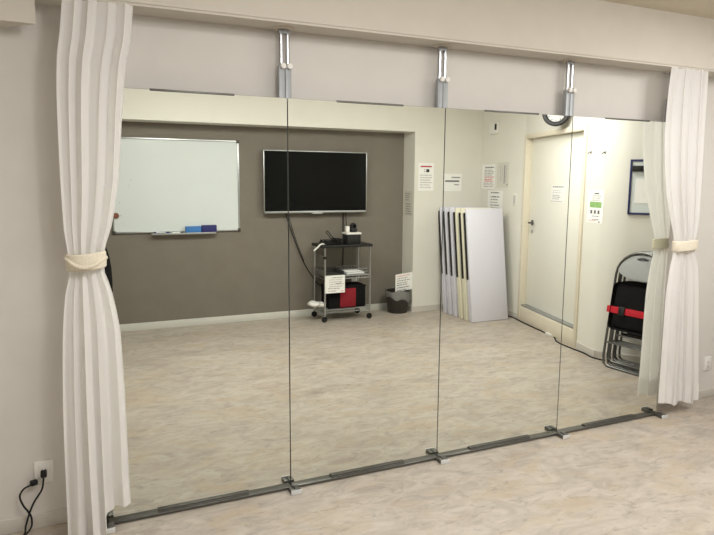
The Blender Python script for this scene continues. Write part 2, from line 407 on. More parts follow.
def tie(c, rx, ry, z0, z1, parent, twist):
    mb = MB(); n = 48; rows = [z0, z0 + 0.006, (z0 + z1) / 2, z1 - 0.006, z1]; ex = [0.0, 0.006, 0.008, 0.006, 0.0]
    bm = mb.bm; ring = []
    for z, e in zip(rows, ex):
        ring.append([bm.verts.new((c[0] + (rx + e) * math.cos(2 * PI * k / n), c[1] + (ry + e) * math.sin(2 * PI * k / n), z + 0.006 * math.sin(2 * PI * k / n + 1))) for k in range(n)])
    for A, B in zip(ring, ring[1:]):
        for k in range(n): bm.faces.new((A[k], A[(k + 1) % n], B[(k + 1) % n], B[k]))
    o = mb.build('tieback', M['tie'], parent)
    if twist:
        pts = []
        for k in range(26):
            a = PI + PI * k / 25
            pts.append((c[0] + (rx + 0.004) * math.cos(a), c[1] + (ry + 0.012) * math.sin(a), z0 + 0.030 + 0.018 * math.cos(2.2 * PI * k / 25)))
        MB().tube(pts, 0.009, 8).build('tieback_wrap', M['tie'], o)
    return o

# left curtain (in front of the left mirror end)
tabL = [(0.0, -0.172, 0.100, -0.125, 0.040), (0.08, -0.168, 0.099, -0.125, 0.040), (0.3, -0.165, 0.095, -0.124, 0.038), (0.5, -0.162, 0.095, -0.122, 0.036), (0.92, -0.145, 0.088, -0.12, 0.030), (1.12, -0.125, 0.062, -0.12, 0.026),
        (1.225, -0.104, 0.034, -0.118, 0.020), (1.30, -0.106, 0.038, -0.118, 0.020), (1.42, -0.116, 0.072, -0.12, 0.026), (1.61, -0.118, 0.108, -0.12, 0.032), (1.9, -0.115, 0.135, -0.118, 0.036), (2.09, -0.106, 0.158, -0.112, 0.032), (2.2, -0.090, 0.182, -0.108, 0.026), (2.335, -0.074, 0.196, -0.104, 0.022)]
cl = thing('curtain', 'white curtain gathered by a twisted cream tieback at the left end of the mirrors', 'curtain', (-0.05, -0.12, 0))
def zbL(u): return 0.02 + 0.115 / (1 + math.exp(-(u - 0.60) * 90)) + 0.012 * math.sin(u * 9)
curtain_sheet(tabL, zbL, 2.335, 4.2, 0.4, 3).build('cloth', M['cloth'], cl)
curtain_sheet(tabL, zbL, 2.335, 4.2, 0.4, 3, 0.0, 0.040, -0.0025, NV=8).build('hem', M['cloth'], cl)
tie((-0.036, -0.118), 0.073, 0.047, 1.234, 1.306, cl, True)
# right curtain
tabR = [(0.0, 3.50, 3.905, -0.088, 0.030), (0.1, 3.503, 3.90, -0.088, 0.030), (0.5, 3.507, 3.862, -0.086, 0.030), (0.82, 3.508, 3.828, -0.084, 0.028), (1.05, 3.53, 3.80, -0.08, 0.024),
        (1.165, 3.552, 3.764, -0.078, 0.018), (1.235, 3.55, 3.764, -0.078, 0.018), (1.38, 3.50, 3.772, -0.082, 0.024), (1.6, 3.432, 3.765, -0.085, 0.028), (1.95, 3.385, 3.752, -0.088, 0.028), (2.2, 3.380, 3.735, -0.096, 0.020), (2.335, 3.385, 3.722, -0.102, 0.016)]
cr_ = thing('curtain', 'white curtain with a plain cream tieback at the right end of the mirrors', 'curtain', (3.7, -0.09, 0))
def zbR(u): return 0.115 - 0.035 * u + 0.010 * math.sin(u * 14)
curtain_sheet(tabR, zbR, 2.335, 4.4, 1.3, 11).build('cloth', M['cloth'], cr_)
curtain_sheet(tabR, zbR, 2.335, 4.4, 1.3, 11, 0.0, 0.055, -0.0025, NV=8).build('hem', M['cloth'], cr_)
tie((3.657, -0.078), 0.108, 0.036, 1.168, 1.238, cr_, False)
# rail the curtains run on, under the beam edge
rl = thing('curtain_rail', 'slim white curtain rail under the front edge of the beam', 'rail', (1.8, -0.085, 2.34))
MB().box((-0.4, -0.098, 2.336), (3.95, -0.078, 2.347), 0.002).build('track', M['beam'], rl)

# ------------------------------------------------------------------ outlets on the mirror wall
def outlet(label, x0, x1, z0, z1, blank=False):
    t = thing('wall_outlet', label, 'outlet', ((x0 + x1) / 2, 0.10, z0))
    MB().box((x0, 0.092, z0), (x1, 0.10, z1), 0.003).build('cover_plate', M['white'], t)
    f = MB().box((x0 + 0.02, 0.089, z0 + 0.015), (x1 - 0.02, 0.093, z1 - 0.015), 0.002).build('face', M['white'], t)
    if not blank:
        s = MB(); xc = (x0 + x1) / 2
        for zz in (z0 + 0.03, z0 + 0.065):
            for d in (-0.007, 0.007): s.box((xc + d - 0.0012, 0.0882, zz - 0.005), (xc + d + 0.0012, 0.0892, zz + 0.005))
        s.build('slots', M['black'], f)
    return t
outlet('white wall outlet with two black plugs left of the left curtain', -0.302, -0.222, 0.215, 0.322)
outlet('white wall outlet beside the hem of the right curtain', 4.185, 4.262, 0.215, 0.322)

def plug_cord(label, pts, head, rot):
    t = thing('power_cable', label, 'cord', pts[0], 0)
    MB().tube(pts, 0.0042, 8, smooth=8).build('cord', M['rubber'], t)
    MB().box((-0.013, -0.030, -0.011), (0.013, 0.0, 0.011), 0.004, mtx=Matrix.Translation(head) @ rot).build('plug', M['rubber'], t)
    return t
plug_cord('black power cord plugged into the upper socket left of the curtain', [(-0.262, 0.058, 0.272), (-0.263, 0.04, 0.25), (-0.272, 0.035, 0.21), (-0.305, 0.045, 0.155), (-0.325, 0.05, 0.11), (-0.345, 0.045, 0.05), (-0.36, 0.03, 0.008), (-0.45, 0.0, 0.006), (-0.6, -0.05, 0.006)], (-0.262, 0.088, 0.275), Matrix.Rotation(0.5, 4, 'X'))
plug_cord('black power cord plugged sideways into the lower socket left of the curtain', [(-0.318, 0.07, 0.225), (-0.345, 0.062, 0.217), (-0.363, 0.06, 0.185), (-0.352, 0.06, 0.14), (-0.333, 0.058, 0.105), (-0.322, 0.06, 0.07), (-0.33, 0.06, 0.02), (-0.38, 0.02, 0.006), (-0.55, -0.02, 0.006)], (-0.290, 0.080, 0.233), Matrix.Rotation(-1.25, 4, 'Z'))

# ------------------------------------------------------------------ far wall (y = -4): whiteboard, screen
YB = -4.0
t = thing('whiteboard', 'large white whiteboard with an aluminium frame on the taupe wall', 'whiteboard', (0.94, YB, 1.055))
x0, x1, z0, z1 = 0.262, 1.608, 1.055, 2.055
MB().box((x0 + 0.01, YB, z0 + 0.01), (x1 - 0.01, YB + 0.014, z1 - 0.01)).build('writing_surface', M['board'], t)
f = MB()
f.box((x0, YB, z0), (x1, YB + 0.022, z0 + 0.018), 0.002).box((x0, YB, z1 - 0.018), (x1, YB + 0.022, z1), 0.002).box((x0, YB, z0), (x0 + 0.018, YB + 0.022, z1), 0.002).box((x1 - 0.018, YB, z0), (x1, YB + 0.022, z1), 0.002)
f.build('frame', M['alu'], t)
for cx in (x0 + 0.012, x1 - 0.012):
    for cz in (z0 + 0.012, z1 - 0.012):
        MB().box((cx - 0.016, YB, cz - 0.016), (cx + 0.016, YB + 0.026, cz + 0.016), 0.004).build('corner_cap', M['darkgrey'], t)
MB().box((0.64, YB + 0.01, 1.034), (1.325, YB + 0.075, 1.042), 0.001).box((0.64, YB + 0.07, 1.034), (1.325, YB + 0.076, 1.052), 0.001).build('pen_tray', M['alu'], t)
s = MB()
for sx, sz, sl in ((0.333, 1.368, 0.022), (0.338, 1.235, 0.022), (0.345, 1.165, 0.014), (0.435, 1.54, 0.02), (0.452, 1.60, 0.025), (0.43, 1.56, 0.014)):
    s.quad((sx, YB + 0.0146, sz), (sx + sl * 0.7, YB + 0.0146, sz + sl * 0.6), (sx + sl * 0.7, YB + 0.0146, sz + sl), (sx, YB + 0.0146, sz + sl * 0.5))
s.build('pen_smudges', M['inkpale'], t)
tag(MB().box((1.0, YB + 0.018, 1.0425), (1.165, YB + 0.068, 1.118), 0.006).build('board_eraser', M['blue']), 'bright blue felt eraser in the whiteboard tray', 'eraser')
tag(MB().box((1.172, YB + 0.018, 1.0425), (1.335, YB + 0.064, 1.128), 0.006).build('board_eraser', M['navy']), 'dark navy felt eraser at the right end of the whiteboard tray', 'eraser')
mk = thing('marker_pen', 'navy and white marker pen in the whiteboard tray, left of the erasers', 'marker', (0.73, YB + 0.05, 1.05))
MB().tube([(0.67, YB + 0.045, 1.056), (0.79, YB + 0.045, 1.056)], 0.012).build('barrel', M['navy'], mk)
MB().tube([(0.79, YB + 0.045, 1.056), (0.83, YB + 0.045, 1.056)], 0.012).build('cap', M['navy'], mk)
MB().box((0.69, YB + 0.045, 1.058), (0.79, YB + 0.0585, 1.066)).build('pen_label', M['paper'], mk)
mk = thing('marker_pen', 'white marker pen with black cap in the tray beside the blue eraser', 'marker', (0.93, YB + 0.05, 1.05))
MB().tube([(0.86, YB + 0.04, 1.053), (0.94, YB + 0.04, 1.053)], 0.009).build('barrel', M['white'], mk)
MB().tube([(0.94, YB + 0.04, 1.053), (0.985, YB + 0.04, 1.053)], 0.0095).build('cap', M['black'], mk)
tag(MB().lathe([(0, 0), (0.03, 0), (0.03, 0.01), (0.022, 0.016), (0, 0.016)], (0.300, YB + 0.030, 1.245), 'Y', 20).build('board_magnet', M['brown']), 'round brown magnet near the left edge of the whiteboard', 'magnet')

t = thing('television', 'wide black flat screen with a thin silver bezel on the taupe wall', 'television', (2.51, YB, 1.25))
x0, x1, z0, z1 = 1.868, 3.152, 1.248, 1.961
MB().box((x0 + 0.03, YB + 0.03, z0 + 0.04), (x1 - 0.03, YB + 0.07, z1 - 0.04), 0.01).build('rear_case', M['black'], t)
MB().box((x0 + 0.008, YB + 0.055, z0 + 0.022), (x1 - 0.008, YB + 0.0835, z1 - 0.008)).build('screen', M['screen'], t)
f = MB(); yy = (YB + 0.06, YB + 0.088)
f.box((x0, yy[0], z0), (x1, yy[1], z0 + 0.022), 0.002).box((x0, yy[0], z1 - 0.009), (x1, yy[1], z1), 0.002).box((x0, yy[0], z0), (x0 + 0.01, yy[1], z1), 0.002).box((x1 - 0.01, yy[0], z0), (x1, yy[1], z1), 0.002)
f.build('bezel', M['alu'], t)
MB().box((2.45, YB + 0.06, z0 - 0.012), (2.58, YB + 0.09, z0 + 0.002), 0.004).build('sensor_bar', M['alu'], t)
MB().box((2.2, YB, 1.42), (2.8, YB + 0.035, 1.8), 0.003).build('wall_mount', M['darkgrey'], t)
def cable(label, pts, r=0.006, name='cable', m='rubber'):
    return tag(MB().tube(pts, r, 8, smooth=8).build(name, M[m]), label, 'cable')
cable('long black cable drooping from the screen past the left of the trolley', [(2.135, YB + 0.03, 1.27), (2.16, YB + 0.03, 1.18), (2.25, YB + 0.02, 0.93), (2.36, YB + 0.03, 0.66), (2.47, YB + 0.06, 0.47), (2.56, YB + 0.05, 0.37), (2.75, YB + 0.03, 0.30)])
cable('second black cable bunched beside the long one under the screen', [(2.15, YB + 0.035, 1.27), (2.19, YB + 0.03, 1.16), (2.24, YB + 0.03, 1.0), (2.30, YB + 0.03, 0.83), (2.36, YB + 0.035, 0.68)], 0.004)
cable('black cable hanging straight from the screen behind the trolley top', [(2.865, YB + 0.03, 1.27), (2.868, YB + 0.02, 1.05), (2.872, YB + 0.02, 0.8), (2.87, YB + 0.02, 0.42), (2.93, YB + 0.02, 0.36)])
cable('black cable hanging from the screen to the box on the trolley', [(2.895, YB + 0.04, 1.27), (2.90, YB + 0.05, 1.1), (2.91, YB + 0.12, 0.97), (2.88, YB + 0.2, 0.915)], 0.005)
o = thing('wall_outlet', 'white wall outlet with a black plug behind the trolley', 'outlet', (3.03, YB, 0.32))
MB().box((2.99, YB, 0.315), (3.075, YB + 0.009, 0.435), 0.003).build('cover_plate', M['white'], o)
MB().box((3.01, YB + 0.008, 0.335), (3.055, YB + 0.03, 0.38), 0.006).build('plug', M['black'], o)

# ------------------------------------------------------------------ paper notices
def notice(label, org, u, n, w, h, marks, name='notice', cat='notice', paper='paper', group=None, pm=0.0012, tape=False):
    """org = top corner at the far side; marks are (u0, v0, u1, v1, colour) from that corner, in fractions, v downwards"""
    m = wall_mtx(org, u, n)
    sheet = MB().box((0, 0.0005, -h), (w, pm + 0.0005, 0), mtx=m)
    o = tag(sheet.build(name, M[paper]), label, cat, group)
    per = {}
    for a in marks: per.setdefault(a[4], []).append(a)
    for c, lst in per.items():
        mb = MB()
        for u0, v0, u1, v1, _ in lst:
            y = pm + 0.0012
            mb.quad(m @ Vector((u0 * w, y, -v1 * h)), m @ Vector((u1 * w, y, -v1 * h)), m @ Vector((u1 * w, y, -v0 * h)), m @ Vector((u0 * w, y, -v0 * h)))
        mb.build({'ink': 'printed_lines', 'inkdark': 'printed_heading', 'inkpale': 'faint_lines', 'red': 'red_bar', 'pink': 'pink_lines', 'green': 'green_panel', 'black': 'icon'}[c], M[c], o, smooth=False)
    return o
def lines(v0, v1, n, c, u0=0.1, u1=0.9, seed=0, dens=0.55):
    r = random.Random(seed); out = []
    for i in range(n):
        v = v0 + (v1 - v0) * i / max(1, n - 1); th = (v1 - v0) / max(1, n) * dens if n > 1 else 0.05
        u = u0
        end = u1 - r.uniform(0, 0.2)
        while u < end:
            k = r.uniform(0.04, 0.16); out.append((u, v, min(u + k, end), v + th, c)); u += k + r.uniform(0.01, 0.04)
    return out
X = Vector((1, 0, 0)); Y = Vector((0, 1, 0))
notice('white notice with a red bar on the pilaster face', Vector((3.755, -3.72, 1.845)), X, Y, 0.215, 0.335,
       [(0.12, 0.10, 0.86, 0.15, 'red'), (0.50, 0.22, 0.70, 0.33, 'black'), (0.36, 0.22, 0.44, 0.25, 'ink'), (0.36, 0.29, 0.44, 0.33, 'ink')] + lines(0.42, 0.86, 6, 'inkpale', 0.1, 0.92, 3))
notice('pale notice with two dark lines on the wall above the leaning boards', Vector((4.105, -3.72, 1.72)), X, Y, 0.275, 0.215,
       [(0.45, 0.18, 0.92, 0.25, 'ink'), (0.12, 0.38, 0.86, 0.47, 'inkdark'), (0.60, 0.60, 0.85, 0.66, 'ink')])
notice('grey-white notice on the side of the pilaster above the bin', Vector((3.70, -3.965, 1.50)), Y, Vector((-1, 0, 0)), 0.21, 0.30,
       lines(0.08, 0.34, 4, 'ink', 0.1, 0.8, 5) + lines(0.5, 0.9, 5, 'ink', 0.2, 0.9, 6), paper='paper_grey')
PX = 4.675; NX = Vector((-1, 0, 0))
notice('white sheet with red and grey text blocks on the wall above the leaning boards', Vector((PX, -3.70, 1.838)), Y, NX, 0.27, 0.30,
       lines(0.10, 0.14, 1, 'inkdark', 0.25, 0.95, 1) + lines(0.22, 0.42, 4, 'ink', 0.2, 0.98, 2) + lines(0.50, 0.68, 3, 'pink', 0.2, 0.98, 4, 0.8) + lines(0.5, 0.64, 2, 'red', 0.2, 0.9, 8, 0.25) + lines(0.76, 0.9, 3, 'ink', 0.15, 0.98, 9))
notice('faint grey sheet with columns of writing beside the switch wall', Vector((PX, -3.385, 1.858)), Y, NX, 0.225, 0.305,
       [(0.28, 0.12, 0.34, 0.78, 'inkpale'), (0.42, 0.2, 0.48, 0.72, 'inkpale'), (0.60, 0.12, 0.68, 0.85, 'ink'), (0.72, 0.12, 0.82, 0.80, 'inkpale'), (0.86, 0.86, 0.93, 0.91, 'inkdark')], paper='paper_grey')
notice('small white sheet half hidden behind the top of the leaning boards', Vector((PX, -3.56, 1.515)), Y, NX, 0.30, 0.23,
       lines(0.08, 0.30, 2, 'inkdark', 0.2, 0.85, 11) + lines(0.45, 0.9, 4, 'ink', 0.2, 0.8, 12))
sk = lambda s, z, d=0.0: WA + T * s + NW * d + Vector((0, 0, z))
# door sheet lies on the recessed leaf
notice('white notice with grey print taped to the door', WM @ Vector((0.56, -0.058, 1.588)), T, NW, 0.29, 0.185,
       lines(0.06, 0.12, 1, 'inkdark', 0.1, 0.95, 21) + lines(0.28, 0.40, 2, 'inkpale', 0.1, 0.9, 22) + lines(0.55, 0.75, 3, 'ink', 0.1, 0.8, 23) + lines(0.88, 0.9, 1, 'inkpale', 0.0, 0.98, 24))
notice('white poster with a green panel and three figures right of the door', sk(1.395, 1.548), T, NW, 0.265, 0.30,
       [(0.42, 0.08, 0.72, 0.12, 'inkdark')] + lines(0.16, 0.29, 3, 'ink', 0.3, 0.85, 31) + [(0.16, 0.35, 0.90, 0.53, 'green')] +
       [(0.22, 0.61, 0.34, 0.72, 'inkdark'), (0.45, 0.61, 0.57, 0.72, 'inkdark'), (0.68, 0.61, 0.80, 0.72, 'inkdark')] + lines(0.78, 0.88, 2, 'ink', 0.35, 0.92, 33) + [(0.1, 0.92, 0.6, 0.94, 'pink'), (0.75, 0.94, 0.85, 0.98, 'ink')])
for s, z in ((1.405, 1.898), (1.64, 1.886)):
    hk = thing('wall_hook', 'small grey hook on the wall ' + ('above the left half of the green poster' if s < 1.5 else 'right of the green poster, nearer the small whiteboard'), 'hook', sk(s, z))
    MB().lathe([(0, 0), (0.014, 0), (0.012, 0.004), (0, 0.005)], mtx=wall_mtx(sk(s, z), T, NW) @ Matrix.Rotation(-PI / 2, 4, 'X'), seg=14).build('hook_plate', M['alu'], hk)
    MB().tube([sk(s, z, 0.003), sk(s, z, 0.022), sk(s, z - 0.012, 0.026), sk(s, z - 0.008, 0.034)], 0.004, 8, smooth=4).build('prong', M['steel'], hk)

# switch, intercom, clock
sw = thing('light_switch', 'grey-white light switch between the leaning boards and the door', 'switch', (PX, -3.01, 1.35))
MB().box((PX - 0.008, -3.06, 1.345), (PX, -2.985, 1.49), 0.003).build('cover_plate', M['white'], sw)
MB().box((PX - 0.013, -3.04, 1.37), (PX - 0.007, -3.005, 1.465), 0.003).build('rocker', M['inkpale'], sw)
ic = thing('intercom', 'small white wall intercom with a dark side above the notices', 'intercom', (PX, -3.45, 2.2))
MB().box((PX - 0.035, -3.535, 2.205), (PX, -3.375, 2.345), 0.010).build('body', M['white'], ic)
MB().box((PX - 0.0362, -3.425, 2.25), (PX - 0.034, -3.385, 2.325), 0.0004).build('display', M['black'], ic)
ck = thing('wall_clock', 'round clock with a dark rim and white face above the door', 'clock', (4.45, -2.22, 2.315))
ang = math.atan2(NW.y, NW.x) - 0.80   # turned towards the mirrors on a short arm
CM = Matrix.Translation(WA + T * 0.92 + NW * 0.11 + Vector((0, 0, 2.312))) @ Matrix.Rotation(ang, 4, 'Z') @ Matrix.Rotation(PI / 2, 4, 'Y')
MB().lathe([(0.096, 0.0), (0.134, 0.0), (0.140, 0.008), (0.140, 0.03), (0.130, 0.04), (0.104, 0.04), (0.096, 0.032), (0.096, 0.0)], seg=48, mtx=CM).build('rim', M['black'], ck)
MB().lathe([(0, 0.004), (0.098, 0.004), (0.098, 0.018), (0, 0.018)], seg=40, mtx=CM).build('dial', M['inkpale'], ck)
hd = MB()
for k in range(12):
    a = k * PI / 6; hd.box((0.075, -0.004, 0.0182), (0.09, 0.004, 0.0192), mtx=CM @ Matrix.Rotation(a, 4, 'Z'))
hd.build('hour_marks', M['inkdark'], ck)
MB().box((-0.01, -0.003, 0.020), (0.075, 0.003, 0.0215), mtx=CM @ Matrix.Rotation(2.6, 4, 'Z')).box((-0.01, -0.004, 0.0185), (0.052, 0.004, 0.020), mtx=CM @ Matrix.Rotation(-1.0, 4, 'Z')).build('hands', M['inkdark'], ck)
MB().tube([WA + T * 0.92 + Vector((0, 0, 2.312)), WA + T * 0.92 + NW * 0.112 + Vector((0, 0, 2.312))], 0.015).build('wall_arm', M['darkgrey'], ck)

# small hanging whiteboard on the corner piece behind the chairs
B2 = wall_mtx(WB, T2, NB)
def sB(y): return (Vector((0, y, 0)) - WB).y / T2.y
s0 = sB(-1.09); s1 = s0 + 0.50
t = thing('whiteboard', 'small whiteboard with a navy frame on the wall above the folded chairs', 'whiteboard', B2 @ Vector((s0 + 0.2, 0, 1.35)))
MB().box((s0 + 0.008, 0, 1.352), (s1 - 0.008, 0.012, 1.808), mtx=B2).build('writing_surface', M['board'], t)
f = MB(); f.box((s0, 0, 1.34), (s1, 0.02, 1.358), 0.003, mtx=B2).box((s0, 0, 1.802), (s1, 0.02, 1.82), 0.003, mtx=B2).box((s0, 0, 1.34), (s0 + 0.018, 0.02, 1.82), 0.003, mtx=B2).box((s1 - 0.018, 0, 1.34), (s1, 0.02, 1.82), 0.003, mtx=B2)
f.build('frame', M['navyframe'], t)
tag(MB().box((s0 + 0.02, 0.0125, 1.715), (s0 + 0.17, 0.045, 1.765), 0.006, mtx=B2).build('board_eraser', M['black']), 'black eraser stuck near the top of the small navy-framed whiteboard', 'eraser')
notice('blank white sheet stuck on the small navy-framed whiteboard', B2 @ Vector((s0 + 0.05, 0.0125, 1.655)), T2, NB, 0.15, 0.215, [], cat='paper', name='paper_sheet')

# ------------------------------------------------------------------ trolley in the recess
t = thing('trolley', 'slim chrome wire trolley on black casters under the screen', 'trolley', (2.77, -3.76, 0))
CX0, CX1, CY0, CY1 = 2.483, 3.052, -3.59, -3.93
for x in (CX0, CX1):
    for y in (CY0, CY1):
        MB().tube([(x, y, 0.055), (x, y, 0.885)], 0.0115, 12).build('post', M['chrome'], t)
        c = MB(); c.lathe([(0, -0.012), (0.03, -0.012), (0.034, -0.006), (0.034, 0.006), (0.03, 0.012), (0, 0.012)], (x - 0.008, y + 0.004, 0.0345), 'Y', 20); c.build('caster', M['rubber'], t)
for z, nm in ((0.125, 'lower'), (0.515, 'middle')):
    s = MB()
    for zz in (z - 0.016, z + 0.016):
        s.tube([(CX0, CY0, zz), (CX1, CY0, zz), (CX1, CY1, zz), (CX0, CY1, zz)], 0.0055, 8, closed=True)
    for k in range(1, 17):
        x = CX0 + (CX1 - CX0) * k / 17; s.tube([(x, CY0, z + 0.016), (x, CY1, z + 0.016)], 0.003, 6)
    for k in range(7):
        for y in (CY0, CY1):
            a = CX0 + (CX1 - CX0) * k / 7; b_ = CX0 + (CX1 - CX0) * (k + 1) / 7
            s.tube([(a, y, z - 0.016), ((a + b_) / 2, y, z + 0.016), (b_, y, z - 0.016)], 0.003, 6)
    s.build('wire_shelf', M['chrome'], t)
MB().box((CX0 - 0.035, CY1 - 0.015, 0.862), (CX1 + 0.025, CY0 + 0.02, 0.892), 0.006).build('top_shelf', M['black'], t)
s = MB()
for zz in (0.76, 0.58): s.tube([(CX0, CY0, zz), (CX0, CY1, zz)], 0.006, 8)
s.box((CX0 - 0.004, CY1, 0.54), (CX0 + 0.004, CY0, 0.60), 0.002)
s.build('side_rail', M['chrome'], t)
MB().tube([(CX0, CY0, 0.735), (CX0, CY0, 0.765)], 0.018, 10).build('post_clamp', M['black'], t)

o = thing('storage_box', 'black box with a white lid on the right of the trolley top', 'box', (2.87, -3.70, 0.893))
MB().box((2.775, -3.76, 0.893), (2.945, -3.62, 1.005), 0.006).build('body', M['black'], o)
MB().box((2.765, -3.77, 1.005), (2.95, -3.61, 1.027), 0.005).build('lid', M['white'], o)
o = thing('webcam', 'black camera standing on the white-lidded box', 'camera', (2.87, -3.69, 1.027))
MB().box((2.835, -3.73, 1.028), (2.915, -3.65, 1.075), 0.012).ball((2.875, -3.69, 1.095), 0.042).build('body', M['black'], o)
MB().lathe([(0, 0), (0.018, 0), (0.018, 0.012), (0.012, 0.014), (0, 0.014)], (2.875, -3.648, 1.10), 'Y', 16, mtx=Matrix()).build('lens', M['screen'], o)
tag(MB().box((2.772, -3.70, 1.028), (2.815, -3.65, 1.10), 0.006).build('power_adapter', M['white']), 'small white adapter beside the camera on the black box', 'adapter')
rnd = random.Random(5)
def tangle(label, cx, cy, z, n, sx, sy, sz, seed, r=0.0055):
    q = random.Random(seed); pts = []
    for k in range(n):
        a = k * 2.1 + q.uniform(-0.5, 0.5)
        pts.append((cx + sx * math.cos(a) * q.uniform(0.5, 1), cy + sy * math.sin(a) * q.uniform(0.5, 1), z + r + abs(q.gauss(0, sz))))
    return cable(label, pts, r)
tangle('black cable tangle on the left of the trolley top', 2.56, -3.72, 0.893, 18, 0.10, 0.10, 0.02, 2)
tangle('black cable coil beside the black box on the trolley top', 2.69, -3.74, 0.893, 18, 0.09, 0.10, 0.035, 9)
cable('black cable loop standing up from the left of the trolley top', [(2.62, -3.70, 0.90), (2.59, -3.70, 0.97), (2.545, -3.70, 1.03), (2.56, -3.70, 1.045), (2.61, -3.70, 0.985), (2.68, -3.70, 0.935), (2.74, -3.70, 0.90)], 0.005)
cable('white cable end sticking out at the left of the trolley top', [(2.52, -3.68, 0.90), (2.46, -3.66, 0.898), (2.42, -3.65, 0.87), (2.37, -3.65, 0.83)], 0.010, m='white')
o = thing('document_tray', 'dark grey paper tray on the left of the middle trolley shelf', 'tray', (2.62, -3.75, 0.535))
MB().box((2.51, -3.90, 0.5345), (2.735, -3.62, 0.542), 0.002).build('tray_base', M['darkgrey'], o)
MB().box((2.51, -3.90, 0.542), (2.52, -3.62, 0.60), 0.002).box((2.725, -3.90, 0.542), (2.735, -3.62, 0.585), 0.002).box((2.52, -3.90, 0.542), (2.725, -3.89, 0.60), 0.002).build('tray_sides', M['darkgrey'], o)
o = thing('document_tray', 'grey wire paper tray holding white sheets on the middle trolley shelf', 'tray', (2.89, -3.75, 0.535))
MB().box((2.75, -3.91, 0.5345), (3.03, -3.61, 0.540), 0.002).build('tray_base', M['greymetal'], o)
f = MB(); zz = 0.60
for z_ in (0.565, 0.60): f.tube([(2.752, -3.612, z_), (3.028, -3.612, z_), (3.028, -3.908, z_), (2.752, -3.908, z_)], 0.003, 6, closed=True)
for k in range(8):
    x = 2.752 + 0.276 * k / 7
    f.tube([(x, -3.908, 0.54), (x, -3.908, 0.60)], 0.002, 6)
f.build('tray_rim', M['greymetal'], o)
tag(MB().box((2.78, -3.86, 0.5405), (3.0, -3.64, 0.562), 0.002).build('paper_stack', M['paper']), 'white paper sheets lying in the wire tray on the trolley', 'paper')
o = thing('storage_box', 'black fabric box with a red front panel on the lowest trolley shelf', 'box', (2.78, -3.74, 0.142))
MB().box((2.545, -3.88, 0.1425), (3.014, -3.625, 0.40), 0.012).build('body', M['blackfab'], o)
MB().box((2.685, -3.626, 0.155), (2.885, -3.618, 0.375), 0.003).build('front_panel', M['redbag'], o)
MB().box((2.54, -3.885, 0.385), (3.02, -3.62, 0.405), 0.006).build('lid', M['blackfab'], o)
b_ = MB(); b_.ball((2.40, -3.72, 0.20), 0.08, (1.05, 1.1, 0.42), 20).ball((2.47, -3.70, 0.185), 0.055, (1.0, 1.0, 0.6), 16)
for v in b_.bm.verts: v.co += Vector((math.sin(40 * v.co.y), math.sin(55 * v.co.x + 1), math.sin(48 * v.co.x + 30 * v.co.y))) * 0.006
tag(b_.build('plastic_bag', M['white']), 'crumpled white plastic bag bulging from the left of the lowest trolley shelf', 'bag')
notice('white instruction sheet hanging from the front left of the trolley', Vector((2.478, CY0 + 0.016, 0.545)), X, Y, 0.245, 0.205,
       lines(0.10, 0.14, 1, 'ink', 0.35, 0.98, 41) + lines(0.22, 0.6, 4, 'inkpale', 0.2, 0.98, 42) + lines(0.44, 0.47, 1, 'ink', 0.55, 0.9, 44) + lines(0.72, 0.86, 2, 'ink', 0.15, 0.75, 43) + [(0.82, 0.88, 0.93, 0.93, 'pink')])

# ------------------------------------------------------------------ waste bin
t = thing('waste_bin', 'dark round waste bin with a clear liner beside the pilaster', 'bin', (3.535, -3.80, 0))
MB().lathe([(0, 0.002), (0.118, 0.0), (0.122, 0.006), (0.148, 0.27), (0.152, 0.275), (0.146, 0.276), (0.118, 0.012), (0, 0.012)], (3.535, -3.80, 0), 'Z', 32).build('body', M['bin'], t)
lb = MB(); lb.lathe([(0.140, 0.20), (0.149, 0.277), (0.156, 0.283), (0.158, 0.262), (0.157, 0.235), (0.154, 0.20)], (3.535, -3.80, 0), 'Z', 40)
for v in lb.bm.verts:
    a = math.atan2(v.co.y + 3.80, v.co.x - 3.535); r_ = 0.006 * math.sin(9 * a) + 0.004 * math.sin(17 * a + 1)
    if v.co.z < 0.27: v.co.z += 0.02 * math.sin(5 * a) - (0.04 * max(0, math.cos(a - 0.9)))
    if v.co.z > 0.27: v.co.z += 0.015 * math.sin(4 * a + 0.5)
    v.co.x += r_ * 0.5 * math.cos(a) if a > -0.5 and a < 2.5 else 0; v.co.y += abs(r_) * math.sin(a) * 0.5
lb.build('liner', M['liner'], t)
pm_ = Matrix.Rotation(0.12, 4, 'Y')
u_ = (pm_ @ X).normalized()
o = notice('white sign with rows of print standing tilted in the waste bin', Vector((3.468, -3.735, 0.482)), Vector((0.985, 0, 0.10)).normalized(), Y, 0.235, 0.215,
       lines(0.1, 0.14, 1, 'pink', 0.1, 0.9, 51) + lines(0.24, 0.5, 3, 'ink', 0.1, 0.9, 52) + lines(0.62, 0.92, 3, 'inkdark', 0.1, 0.85, 53, 0.45), name='sign', cat='sign')

